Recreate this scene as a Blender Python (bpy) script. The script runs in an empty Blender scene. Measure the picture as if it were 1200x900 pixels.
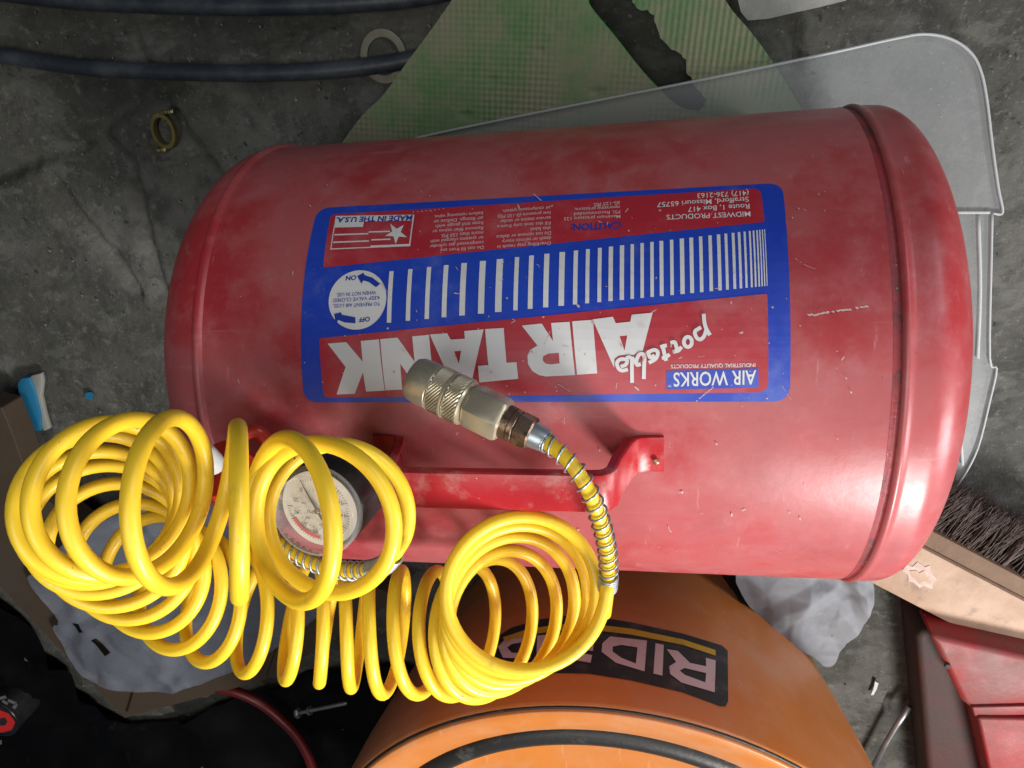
import bpy, bmesh, math, random
import numpy as np
from mathutils import Vector, Matrix, noise
from mathutils.bvhtree import BVHTree
random.seed(7)
rnd = random.random
SC = bpy.context.scene
COL = SC.collection

# ------------------------------------------------------------------ camera
RAD = 0.15                      # tank radius in metres
PSI = 0.40                      # the photographer leans over the tank from its far (+y) side
AXZ = 0.185                     # height of the tank axis
FPX = 877.13
def rx(a): return Matrix.Rotation(a, 3, 'X')
TW = rx(-PSI)
def W(p):                       # tank frame (in radii) -> world
    return TW @ (Vector(p) * RAD) + Vector((0, 0, AXZ))
RC = TW @ rx(-.0444) @ Matrix.Rotation(.1919, 3, 'Y') @ Matrix.Rotation(-.0061, 3, 'Z')
CP = W((.2985, 0, 3.5297))
cam = bpy.data.cameras.new('camera'); co = bpy.data.objects.new('camera', cam); COL.objects.link(co)
co.matrix_world = Matrix.Translation(CP) @ RC.to_4x4()
cam.sensor_width = 36; cam.lens = 36 * FPX / 1200; cam.clip_start = .01; cam.clip_end = 50
SC.camera = co

# ------------------------------------------------------------------ light
wd = bpy.data.worlds.new("World"); SC.world = wd; wd.use_nodes = True
bg = wd.node_tree.nodes['Background']; bg.inputs[0].default_value = (.62, .74, 1, 1); bg.inputs[1].default_value = .045
def area(name, loc, target, power, sx, sy, col):
    l = bpy.data.lights.new(name, 'AREA'); l.shape = 'RECTANGLE'; l.size = sx; l.size_y = sy; l.energy = power; l.color = col
    o = bpy.data.objects.new(name, l); COL.objects.link(o); o.location = loc
    o.rotation_euler = (Vector(target) - Vector(loc)).to_track_quat('-Z', 'Y').to_euler()
    return o
area('doorway_light', (.62, -.85, 1.10), (0.0, -.05, .2), 23, .24, .32, (1, .98, .94))
area('cap_highlight_light', (1.35, -.45, .66), (0.1, 0, .2), 12, .3, .8, (1, .96, .97))  # separate lamp added low on the right for the end cap highlight
area('window_light', (1.1, 1.0, 1.0), (0.45, .15, .0), 6.5, .5, .5, (.9, .95, 1))
area('overhead_fill', (-.15, .10, 1.75), (-.02, 0, .2), 8.5, 1.0, .6, (1, .99, .95))  # soft overhead fill added to brighten the hose and label
SC.view_settings.view_transform = 'Standard'; SC.view_settings.look = 'None'
SC.view_settings.exposure = .12; SC.view_settings.gamma = 1

# ------------------------------------------------------------------ pixel helpers (authoring only: turn a sight line into a world point)
def ray(px, py):
    return (RC @ Vector(((px - 600) / FPX, (450 - py) / FPX, -1))).normalized()
def at(px, py, z=0.0):
    d = ray(px, py); return CP + d * ((z - CP.z) / d.z)
def dep(px, py, d):             # point at depth d (metres in front of the lens)
    return CP + RC @ Vector(((px - 600) / FPX * d, (450 - py) / FPX * d, -d))
TI = TW.transposed()
def lab(px, py):                # sight line -> (s, angle) on the tank wall
    o = Vector((.2985, 0, 3.5297)); d = TI @ ray(px, py)
    A = d.y**2 + d.z**2; B = o.y*d.y + o.z*d.z; C = o.y**2 + o.z**2 - 1
    t = (-B - math.sqrt(max(B*B - A*C, 0))) / A; P = o + d*t
    return (P.x, math.atan2(P.y, P.z))
def onwall(s, t, off=0.0):      # off in metres
    r = 1 + off / RAD
    return W((s, r*math.sin(t), r*math.cos(t)))

# ------------------------------------------------------------------ object helpers
def link(o, parent=None):
    COL.objects.link(o)
    if parent is not None:
        o.parent = parent
        o.matrix_parent_inverse = parent_world(parent).inverted()
    return o
def parent_world(p):
    m = Matrix.Translation(p.location) if p.type == 'EMPTY' else Matrix.Identity(4)
    return m
def tag(o, label=None, cat=None, group=None, kind=None):
    if label: o['label'] = label
    if cat: o['category'] = cat
    if group: o['group'] = group
    if kind: o['kind'] = kind
    return o
def thing(name, label, cat, loc, group=None):
    o = bpy.data.objects.new(name, None); o.empty_display_size = .02; o.location = loc; COL.objects.link(o)
    return tag(o, label, cat, group)
def mesh(name, vs, fs, mat, parent=None, smooth=True):
    me = bpy.data.meshes.new(name); me.from_pydata([tuple(v) for v in vs], [], fs)
    me.materials.append(mat)
    if smooth: me.polygons.foreach_set('use_smooth', [True]*len(me.polygons))
    me.update()
    return link(bpy.data.objects.new(name, me), parent)
def bmobj(name, bm, mat, parent=None, smooth=False, recalc=True):
    if recalc: bmesh.ops.recalc_face_normals(bm, faces=bm.faces)
    me = bpy.data.meshes.new(name); bm.to_mesh(me); bm.free(); me.materials.append(mat)
    if smooth: me.polygons.foreach_set('use_smooth', [True]*len(me.polygons))
    return link(bpy.data.objects.new(name, me), parent)
def autosmooth(o, deg=40):
    me = o.data
    bm = bmesh.new(); bm.from_mesh(me)
    for e in bm.edges:
        if len(e.link_faces) == 2 and e.calc_face_angle(0) > math.radians(deg): e.smooth = False
    bm.to_mesh(me); bm.free()
    me.polygons.foreach_set('use_smooth', [True]*len(me.polygons))
    return o

def frames(P):
    P = np.asarray(P, float); T = np.gradient(P, axis=0); T /= np.linalg.norm(T, axis=1)[:, None] + 1e-12
    n = np.cross(T[0], [0, 0, 1.]);
    if np.linalg.norm(n) < .1: n = np.cross(T[0], [0, 1., 0])
    n /= np.linalg.norm(n); N = [n]
    for i in range(1, len(P)):
        n = n - T[i]*(n@T[i]); n /= np.linalg.norm(n); N.append(n)
    N = np.array(N); return P, T, N, np.cross(T, N)
def tube_data(P, r, seg=12, cap=True):
    P, T, N, B = frames(P); r = np.broadcast_to(np.asarray(r, float), (len(P),))
    a = np.linspace(0, 2*np.pi, seg, endpoint=False)
    V = P[:, None] + r[:, None, None]*(np.cos(a)[None, :, None]*N[:, None] + np.sin(a)[None, :, None]*B[:, None])
    V = V.reshape(-1, 3); F = []
    for i in range(len(P)-1):
        b = i*seg
        for j in range(seg):
            k = (j+1) % seg; F.append((b+j, b+k, b+seg+k, b+seg+j))
    if cap: F.append(tuple(range(seg-1, -1, -1))); F.append(tuple(range((len(P)-1)*seg, len(P)*seg)))
    return V, F
def tube(name, P, r, mat, parent=None, seg=12, cap=True):
    V, F = tube_data(P, r, seg, cap); return mesh(name, V, F, mat, parent)
def spline(K, n):               # Catmull-Rom through rows of K
    K = np.asarray(K, float); m = len(K)
    E = np.vstack([2*K[0]-K[1], K, 2*K[-1]-K[-2]]); out = []
    for i in range(m-1):
        p0, p1, p2, p3 = E[i:i+4]
        for j in range(n):
            t = j/n; out.append(.5*((2*p1)+(-p0+p2)*t+(2*p0-5*p1+4*p2-p3)*t*t+(-p0+3*p1-3*p2+p3)*t**3))
    out.append(K[-1]); return np.array(out)
def lathe(name, prof, origin, axis, mat, parent=None, seg=48, hexa=None, smooth=True, disp=None):
    """prof: (along, radius) pairs in metres around an axis"""
    ax = Vector(axis).normalized(); u = ax.orthogonal().normalized(); v = ax.cross(u); O = Vector(origin)
    V = []; F = []
    for i, (h, r) in enumerate(prof):
        for j in range(seg):
            a = 2*math.pi*j/seg; rr = r
            if hexa: rr = r*min(math.cos(math.pi/6)/math.cos((a + math.pi/6) % (math.pi/3) - math.pi/6), .97)/math.cos(math.pi/6)*.93
            if disp: rr += disp(i, j)
            V.append(O + ax*h + (u*math.cos(a) + v*math.sin(a))*rr)
    for i in range(len(prof)-1):
        for j in range(seg):
            k = (j+1) % seg; F.append((i*seg+j, i*seg+k, (i+1)*seg+k, (i+1)*seg+j))
    F.append(tuple(range(seg-1, -1, -1))); F.append(tuple(range((len(prof)-1)*seg, len(prof)*seg)))
    o = mesh(name, V, F, mat, parent, smooth)
    if smooth: autosmooth(o, 32)
    return o
def prism(bm, pts, up):         # closed prism from a list of 3D points, extruded by vector up
    a = [bm.verts.new(p) for p in pts]; b = [bm.verts.new(Vector(p)+Vector(up)) for p in pts]
    n = len(pts); bm.faces.new(a[::-1]); bm.faces.new(b)
    for i in range(n): bm.faces.new((a[i], a[(i+1) % n], b[(i+1) % n], b[i]))
def bevel(bm, w, seg=2, ang=35):
    bmesh.ops.recalc_face_normals(bm, faces=bm.faces)
    es = [e for e in bm.edges if len(e.link_faces) == 2 and e.calc_face_angle(0) > math.radians(ang)]
    bmesh.ops.bevel(bm, geom=es, offset=w, segments=seg, profile=.5, affect='EDGES')

# ------------------------------------------------------------------ materials
def nd(nt, t, **kw):
    n = nt.nodes.new(t)
    for k, v in kw.items(): setattr(n, k, v)
    return n
def mat(name, base, rough=.5, metal=0, var=None, vscale=20, vfac=.5, bump=0, bscale=200, dust=None, dscale=6, dlow=.5, dhigh=.75,
        specks=None, spscale=260, spcut=.78, coat=0, spec=.5, roughvar=0, stretch=None, sss=0):
    m = bpy.data.materials.new(name); m.use_nodes = True; nt = m.node_tree; b = nt.nodes['Principled BSDF']
    b.inputs['Base Color'].default_value = (*base, 1); b.inputs['Roughness'].default_value = rough
    b.inputs['Metallic'].default_value = metal; b.inputs['Coat Weight'].default_value = coat
    b.inputs['Specular IOR Level'].default_value = spec
    tc = nd(nt, 'ShaderNodeTexCoord'); L = nt.links.new; vec = tc.outputs['Object']
    if stretch:
        mp = nd(nt, 'ShaderNodeMapping'); mp.inputs['Scale'].default_value = stretch; L(vec, mp.inputs[0]); vec = mp.outputs[0]
    def noi(sc, det=6, r=.6):
        n = nd(nt, 'ShaderNodeTexNoise'); n.inputs['Scale'].default_value = sc; n.inputs['Detail'].default_value = det
        n.inputs['Roughness'].default_value = r; L(vec, n.inputs['Vector']); return n.outputs['Fac']
    def ramp(src, lo, hi):
        r = nd(nt, 'ShaderNodeMapRange'); r.inputs['From Min'].default_value = lo; r.inputs['From Max'].default_value = hi
        r.interpolation_type = 'SMOOTHSTEP'; L(src, r.inputs['Value']); return r.outputs['Result']
    def mix(fac, a, c, amount=1.0):
        x = nd(nt, 'ShaderNodeMix', data_type='RGBA')
        if amount != 1.0:
            q = nd(nt, 'ShaderNodeMath', operation='MULTIPLY'); q.inputs[1].default_value = amount; L(fac, q.inputs[0]); fac = q.outputs[0]
        L(fac, x.inputs['Factor'])
        if isinstance(a, tuple): x.inputs[6].default_value = (*a, 1)
        else: L(a, x.inputs[6])
        x.inputs[7].default_value = (*c, 1); return x.outputs[2]
    cur = base
    if var: cur = mix(ramp(noi(vscale), .35, .65), cur, var, vfac)
    dmask = None
    if dust: dmask = ramp(noi(dscale, 8, .68), dlow, dhigh); cur = mix(dmask, cur, dust[:3], dust[3])
    if specks: cur = mix(ramp(noi(spscale, 3, .5), spcut, spcut+.03), cur, specks)
    if cur is not base: L(cur, b.inputs['Base Color'])
    if roughvar:
        r = nd(nt, 'ShaderNodeMapRange'); r.inputs['To Min'].default_value = rough-roughvar; r.inputs['To Max'].default_value = rough+roughvar
        r.inputs['From Min'].default_value = .3; r.inputs['From Max'].default_value = .7
        L(noi(vscale*1.7, 8, .7), r.inputs['Value']); L(r.outputs[0], b.inputs['Roughness'])
    if bump:
        bp = nd(nt, 'ShaderNodeBump'); bp.inputs['Strength'].default_value = bump; bp.inputs['Distance'].default_value = .002
        L(noi(bscale, 8, .65), bp.inputs['Height']); L(bp.outputs[0], b.inputs['Normal'])
    if sss: b.inputs['Subsurface Weight'].default_value = sss; b.inputs['Subsurface Scale'].default_value = .004; b.inputs['Subsurface Radius'].default_value = (1, .6, .1)
    return m
def translucent(name, col, alpha, rough=.35, var=None):
    m = mat(name, col, rough, var=var, vscale=9, bump=.12, bscale=40, roughvar=.08, spec=.5); nt = m.node_tree; L = nt.links.new
    out = nt.nodes['Material Output']; b = nt.nodes['Principled BSDF']
    tr = nd(nt, 'ShaderNodeBsdfTransparent'); mx = nd(nt, 'ShaderNodeMixShader')
    lw = nd(nt, 'ShaderNodeLayerWeight'); lw.inputs['Blend'].default_value = .35
    r = nd(nt, 'ShaderNodeMapRange'); r.inputs['To Min'].default_value = alpha; r.inputs['To Max'].default_value = min(1, alpha+.4)
    L(lw.outputs['Facing'], r.inputs['Value']); L(r.outputs[0], mx.inputs[0])
    L(tr.outputs[0], mx.inputs[1]); L(b.outputs[0], mx.inputs[2]); L(mx.outputs[0], out.inputs[0]); return m

M = {}
def mottle(m, k=1.0, pick=None):
    # finer cloudy dust and long faint scuffs over the paint
    nt = m.node_tree; b = nt.nodes['Principled BSDF']; L = nt.links.new; tc = nd(nt, 'ShaderNodeTexCoord')
    src = b.inputs['Base Color'].links[0].from_socket
    for sc, stx, lo, hi, col, amt in pick or ((55, (1, 1, 1), .50, .68, (.55, .26, .28), .20*k), (26, (.25, 3.5, 1.2), .60, .70, (.58, .33, .33), .25*k), (90, (3, .3, .6), .63, .70, (.60, .38, .37), .35*k), (170, (1, 1, 1), .66, .70, (.10, .03, .03), .6*k), (7, (1, 1, 1), .50, .66, (.27, .014, .022), .6*k)):
        mp = nd(nt, 'ShaderNodeMapping'); mp.inputs['Scale'].default_value = stx; L(tc.outputs['Object'], mp.inputs[0])
        n = nd(nt, 'ShaderNodeTexNoise'); n.inputs['Scale'].default_value = sc; n.inputs['Detail'].default_value = 9; n.inputs['Roughness'].default_value = .7; L(mp.outputs[0], n.inputs['Vector'])
        r = nd(nt, 'ShaderNodeMapRange'); r.inputs['From Min'].default_value = lo; r.inputs['From Max'].default_value = hi; r.inputs['To Max'].default_value = amt; L(n.outputs['Fac'], r.inputs['Value'])
        x = nd(nt, 'ShaderNodeMix', data_type='RGBA'); L(r.outputs[0], x.inputs['Factor']); L(src, x.inputs[6]); x.inputs[7].default_value = (*col, 1); src = x.outputs[2]
    L(src, b.inputs['Base Color'])
M['red'] = mat('tank_red_paint', (.37, .028, .034), .37, var=(.42, .072, .080), vscale=7, vfac=.9, dust=(.50, .245, .245, .54), dscale=7, dlow=.36, dhigh=.72,
               specks=(.62, .5, .45), spscale=330, spcut=.765, bump=.06, bscale=120, roughvar=.12)
mottle(M['red'])
M['red_seam'] = mat('tank_seam_paint', (.27, .03, .038), .5, dust=(.08, .03, .028, .75), dscale=60, dlow=.45, dhigh=.62, specks=(.6, .4, .35), spscale=300, spcut=.7, bump=.4, bscale=300)
M['handle'] = mat('handle_paint', (.41, .016, .022), .34, var=(.40, .014, .022), vscale=30, dust=(.45, .2, .18, .6), dscale=45, dlow=.52, dhigh=.68, specks=(.5, .38, .33), spscale=500, spcut=.72, bump=.1, bscale=200, roughvar=.1)
M['blue'] = mat('label_blue', (.012, .045, .42), .38, var=(.02, .075, .5), vscale=12, dust=(.22, .27, .5, .3), dscale=25, dlow=.5, dhigh=.75, specks=(.5, .52, .6), spscale=420, spcut=.74, roughvar=.1, bump=.04)
M['lred'] = mat('label_red', (.38, .016, .03), .40, var=(.45, .04, .055), vscale=11, dust=(.5, .2, .2, .45), dscale=20, dlow=.45, dhigh=.72, specks=(.6, .5, .48), spscale=420, spcut=.73, roughvar=.1)
M['white'] = mat('label_white', (.66, .66, .66), .42, var=(.58, .57, .57), vscale=30, dust=(.4, .32, .3, .5), dscale=70, dlow=.58, dhigh=.74, specks=(.25, .12, .12), spscale=380, spcut=.74)
M['smallprint'] = mat('label_small_print', (.60, .45, .45), .45)
M['blueink'] = mat('label_blue_ink', (.012, .04, .33), .42)
M['yellow'] = mat('yellow_hose', (.90, .615, .03), .38, var=(.86, .54, .03), vscale=14, dust=(.42, .27, .06, .45), dscale=70, dlow=.58, dhigh=.74, specks=(.25, .16, .05), spscale=260, spcut=.73, roughvar=.07, bump=.03, bscale=90, sss=.15)
M['spring'] = mat('spring_wire', (.42, .47, .50), .38, .75, var=(.3, .33, .36), vscale=90)
M['nickel'] = mat('brushed_nickel', (.60, .55, .43), .38, .72, var=(.48, .41, .28), vscale=60, dust=(.22, .16, .08, .6), dscale=120, dlow=.56, dhigh=.74, bump=.04, bscale=500, roughvar=.08)
M['knurl'] = mat('knurled_nickel', (.55, .50, .38), .42, .75, var=(.30, .25, .16), vscale=60)
M['brass'] = mat('tarnished_brass', (.42, .30, .14), .36, .9, var=(.26, .17, .07), vscale=70, dust=(.08, .05, .03, .7), dscale=150, dlow=.5, dhigh=.66, bump=.2, bscale=300, roughvar=.08)
M['darkbrass'] = mat('bronze_nut', (.30, .21, .15), .38, .85, var=(.16, .1, .07), vscale=90, dust=(.05, .03, .02, .7), dscale=180, dlow=.5, dhigh=.62, bump=.2, bscale=300)
M['black'] = mat('black_plastic', (.012, .012, .014), .3, var=(.03, .03, .03), vscale=40, bump=.05)
M['void'] = mat('near_black_sheet', (.004, .004, .0045), .55, spec=.25, bump=.1, bscale=50)  # near-black of the unlit corner sheet and the small sheet by the rag
M['dial'] = mat('dial_face', (.72, .67, .56), .5, var=(.62, .56, .45), vscale=60, dust=(.3, .26, .2, .4), dscale=90)
M['dialink'] = mat('dial_ink', (.03, .025, .02), .5)
M['dialred'] = mat('dial_red', (.6, .03, .02), .5)
M['whiteplastic'] = mat('white_plastic', (.55, .56, .56), .35, var=(.4, .4, .4), vscale=60)
M['redplastic'] = mat('red_plastic', (.5, .03, .012), .35, var=(.4, .02, .01), vscale=40)
M['concrete'] = mat('concrete', (.066, .064, .053), .88, var=(.030, .031, .026), vscale=7, vfac=.8, dust=(.13, .127, .118, .7), dscale=5, dlow=.45, dhigh=.68, specks=(.02, .028, .025), spscale=110, spcut=.68, bump=1.0, bscale=150)
mottle(M['concrete'], pick=((38, (1, 1, 1), .48, .60, (.022, .022, .019), .55), (75, (1, 1, 1), .58, .66, (.17, .165, .15), .45), (16, (1, 2, 1), .54, .60, (.12, .12, .105), .4), (260, (1, 1, 1), .60, .66, (.19, .18, .165), .5)))
M['green'] = mat('green_foam', (.065, .175, .055), .85, var=(.09, .20, .075), vscale=14, dust=(.22, .205, .135, .9), dscale=9, dlow=.33, dhigh=.60, bump=.3, bscale=220)
nt = M['green'].node_tree; tcx = nd(nt, 'ShaderNodeTexCoord'); sep = nd(nt, 'ShaderNodeSeparateXYZ')
mpx = nd(nt, 'ShaderNodeMapping'); mpx.inputs['Rotation'].default_value = (0, 0, .12); nt.links.new(tcx.outputs['Object'], mpx.inputs[0]); nt.links.new(mpx.outputs[0], sep.inputs[0])
sn = []
for k in (0, 1):
    mu = nd(nt, 'ShaderNodeMath', operation='MULTIPLY'); mu.inputs[1].default_value = 2*math.pi/.0047; nt.links.new(sep.outputs[k], mu.inputs[0])
    si = nd(nt, 'ShaderNodeMath', operation='SINE'); nt.links.new(mu.outputs[0], si.inputs[0]); sn.append(si.outputs[0])
mm = nd(nt, 'ShaderNodeMath', operation='ADD'); nt.links.new(sn[0], mm.inputs[0]); nt.links.new(sn[1], mm.inputs[1])
bpx = nd(nt, 'ShaderNodeBump'); nz = nd(nt, 'ShaderNodeTexNoise'); nz.inputs['Scale'].default_value = 16; nt.links.new(tcx.outputs['Object'], nz.inputs['Vector']); nr = nd(nt, 'ShaderNodeMapRange'); nr.inputs['From Min'].default_value = .38; nr.inputs['From Max'].default_value = .6; nt.links.new(nz.outputs['Fac'], nr.inputs['Value']); nt.links.new(nr.outputs[0], bpx.inputs['Strength']); bpx.inputs['Distance'].default_value = .00022; nt.links.new(mm.outputs[0], bpx.inputs['Height'])
old = [n for n in nt.nodes if n.type == 'BUMP' and n != bpx][0]; nt.links.new(old.outputs[0], bpx.inputs['Normal']); nt.links.new(bpx.outputs[0], nt.nodes['Principled BSDF'].inputs['Normal'])
M['greenedge'] = mat('green_foam_edge', (.05, .36, .05), .75, var=(.09, .25, .06), vscale=40)
M['tote'] = translucent('clear_polypropylene', (.40, .43, .44), .30, .36)
M['toterim'] = translucent('clear_polypropylene_rim', (.50, .53, .55), .55, .4)
M['orange'] = mat('orange_plastic', (.52, .175, .034), .38, var=(.44, .14, .03), vscale=6, dust=(.46, .26, .17, .5), dscale=5, dlow=.45, dhigh=.75, specks=(.3, .15, .08), spscale=300, spcut=.76, bump=.04, roughvar=.06)
mottle(M['orange'], pick=((22, (1, 1, 1), .5, .7, (.5, .33, .22), .3), (60, (.3, 2.5, 1), .60, .68, (.35, .15, .06), .35), (40, (3, .3, 1), .62, .7, (.6, .42, .3), .35), (200, (1, 1, 1), .66, .70, (.12, .06, .03), .6)))
M['rubber'] = mat('black_rubber', (.014, .014, .013), .45, dust=(.12, .115, .105, .7), dscale=30, dlow=.52, dhigh=.7, bump=.2)
M['plate'] = mat('black_sticker', (.018, .018, .02), .4, dust=(.10, .09, .09, .5), dscale=50, dlow=.5, dhigh=.7)
M['grey_print'] = mat('grey_lettering', (.52, .44, .46), .45, dust=(.3, .22, .22, .5), dscale=60, dlow=.55, dhigh=.7)
M['yellow_print'] = mat('yellow_stripe', (.50, .35, .02), .45, dust=(.2, .15, .08, .5), dscale=60, dlow=.5, dhigh=.7)
M['cloth'] = mat('grey_plastic_rag', (.37, .385, .42), .65, var=(.25, .26, .28), vscale=20, dust=(.12, .11, .10, .6), dscale=15, dlow=.5, dhigh=.75, specks=(.05, .05, .05), spscale=200, spcut=.74, bump=.2, bscale=60)
M['wood'] = mat('raw_wood', (.40, .27, .19), .65, var=(.30, .19, .125), vscale=24, vfac=.8, dust=(.14, .09, .06, .6), dscale=30, dlow=.56, dhigh=.72, bump=.35, bscale=150, stretch=(1, 1, 1))
M['wooddark'] = mat('dirty_wood_edge', (.17, .10, .06), .75, var=(.10, .06, .035), vscale=30, bump=.4, bscale=150)
M['bristle'] = mat('brown_bristle', (.075, .045, .035), .6, var=(.04, .025, .02), vscale=60)
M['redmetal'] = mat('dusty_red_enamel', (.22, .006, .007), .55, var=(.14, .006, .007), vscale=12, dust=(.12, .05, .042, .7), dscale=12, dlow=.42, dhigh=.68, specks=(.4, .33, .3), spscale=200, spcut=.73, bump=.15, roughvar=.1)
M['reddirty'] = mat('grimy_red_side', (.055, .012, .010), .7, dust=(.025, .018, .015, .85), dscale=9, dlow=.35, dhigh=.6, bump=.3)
M['hose'] = mat('dark_rubber_hose', (.022, .028, .036), .42, dust=(.09, .10, .11, .6), dscale=20, dlow=.4, dhigh=.7, bump=.2)
M['zinc'] = mat('zinc_washer', (.15, .14, .10), .5, .4, var=(.08, .075, .05), vscale=80, roughvar=.08)
M['bluep'] = mat('blue_wrapper', (.012, .12, .22), .45, var=(.01, .12, .25), vscale=80)
M['paper'] = mat('white_paper', (.22, .22, .20), .6, var=(.2, .2, .18), vscale=60)
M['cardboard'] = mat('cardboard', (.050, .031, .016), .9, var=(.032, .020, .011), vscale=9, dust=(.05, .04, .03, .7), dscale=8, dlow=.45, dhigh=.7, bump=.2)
M['bag'] = translucent('grey_clear_plastic', (.27, .29, .34), .62, .28, var=(.17, .185, .23))
M['chip'] = mat('bare_primer', (.52, .38, .37), .6, var=(.42, .26, .25), vscale=90)
M['redcable'] = mat('red_cable', (.10, .006, .006), .4)
M['steel'] = mat('dull_steel', (.33, .34, .35), .4, .8, var=(.2, .2, .2), vscale=60)

# ------------------------------------------------------------------ floor
cracks = [[(150,40),(195,130),(232,180),(262,220),(300,270)], [(-60,230),(40,185),(90,170),(150,120),(200,100)], [(120,165),(150,190),(160,240),(175,300),(195,360)],
          [(60,210),(90,255),(130,300),(160,345)], [(925,0),(930,30),(932,75)], [(1000,640),(1003,700),(1018,760),(1040,830)], [(300,60),(345,45),(400,20)]]
ck = [[at(*p).to_2d() for p in c] for c in cracks]
ckw = [.0042, .005, .004, .0035, .003, .003, .0025]
def segd(p, a, b):
    ab = b-a; t = max(0, min(1, (p-a).dot(ab)/ab.length_squared)); return (p-a-ab*t).length
def floor_h(x, y):
    v = Vector((x, y, 0)); h = .0022*noise.fractal(v*9, 1, 2, 4) + .0011*noise.fractal(v*45, 1, 2, 3)
    p = Vector((x, y))
    for c, w in zip(ck, ckw):
        d = min(segd(p, c[i], c[i+1]) for i in range(len(c)-1)) + .003*noise.noise(v*70)
        if d < w*2.2: h -= .009*max(0, 1-max(0, d)/(w*2.2))**.7
    return h
gx = list(np.linspace(-6, -.86, 8)) + list(np.arange(-.8, .62, .0042)) + list(np.linspace(.66, 6, 8))
gy = list(np.linspace(-6, -.72, 8)) + list(np.arange(-.66, .42, .0042)) + list(np.linspace(.47, 6, 8))
V = []; F = []
for y in gy:
    for x in gx:
        V.append((x, y, floor_h(x, y)-.002 if (-.8 < x < .62 and -.66 < y < .42 and (y > .05 or x > .3 or x < -.1)) else -.002))
nx = len(gx)
for i in range(len(gy)-1):
    for j in range(nx-1): F.append((i*nx+j, i*nx+j+1, (i+1)*nx+j+1, (i+1)*nx+j))
tag(mesh('floor', V, F, M['concrete']), kind='structure')
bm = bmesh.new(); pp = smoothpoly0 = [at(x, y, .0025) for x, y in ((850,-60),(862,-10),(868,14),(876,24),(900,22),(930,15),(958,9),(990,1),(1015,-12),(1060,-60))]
prism(bm, pp, (0, 0, .0012)); tag(bmobj('floor_patch', bm, mat('pale_patch', (.24, .24, .225), .9, var=(.16, .16, .15), vscale=40, bump=.5)), kind='structure')  # paler thin sheet laid over the floor
# loose grit on top
def pebble(bm, c, r):
    m = Matrix.Translation(c) @ Matrix.Rotation(rnd()*6, 4, 'Z') @ Matrix.Diagonal((r, r*(.5+.5*rnd()), r*.6, 1))
    vs = bmesh.ops.create_icosphere(bm, subdivisions=1, radius=1, matrix=m)['verts']
    for v in vs: v.co += Vector((rnd()-.5, rnd()-.5, rnd()-.5))*r*.5
bm = bmesh.new()
for i in range(1500):
    px, py = rnd()*1300-50, rnd()*950-50
    c = at(px, py); 
    if -.2 < c.y < .08 and c.x > -.35: continue
    pebble(bm, Vector((c.x, c.y, .0005)), .0005+.0014*rnd()**3)
g = bmobj('grit', bm, mat('grit_grains', (.17, .16, .14), .9, var=(.07, .065, .06), vscale=300)); tag(g, 'loose grit and sand grains strewn over the concrete floor', 'grit', kind='stuff')

# ------------------------------------------------------------------ dark hoses on the floor at the top left
def hosething(name, label, pts, r, z):
    P = spline([list(at(px, py, z + dz)) for px, py, dz in pts], 14)
    tag(tube(name, P, r, M['hose'], seg=16), label, 'hose', 'dark rubber hoses on the floor')
hosething('rubber_hose', 'dusty dark rubber hose crossing the floor over the flat washer', [(-160,30,0),(-60,55,0),(20,68,0),(100,79,0),(200,84,0),(300,86,0),(400,81,0),(480,70,0),(560,50,0),(640,10,0)], .0072, .0075)
hosething('rubber_hose', 'dark rubber hose at the very top edge, above the hose that crosses the washer', [(-200,-60,0),(-60,-20,0),(60,-2,0),(180,5,0),(300,7,0),(420,3,0),(520,-10,0),(620,-50,0)], .0075, .0078)

def ringmesh(name, cpx, z, ro, ri, h, matl, label, cat, sx=1, sy=1, rot=0, tilt=0):
    c = at(*cpx, z); prof = [(0, ri), (0, ro), (h, ro), (h, ri), (0, ri)]; V = []; F = []; n = 48
    for j in range(n):
        a = 2*math.pi*j/n
        for hh, r in prof[:4]:
            p = Matrix.Rotation(rot, 3, 'Z') @ Matrix.Rotation(tilt, 3, 'X') @ Vector((math.cos(a)*r*sx, math.sin(a)*r*sy, hh))
            V.append(c + p)
    for j in range(n):
        k = (j+1) % n
        for q in range(4): F.append((j*4+q, k*4+q, k*4+(q+1) % 4, j*4+(q+1) % 4))
    o = mesh(name, V, F, matl); autosmooth(o, 40); tag(o, label, cat); return o
ringmesh('washer', (450,66), .0, .0205, .0145, .0016, M['zinc'], 'flat metal washer lying half under the dark rubber hose', 'washer', 1, 1.05)
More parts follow.
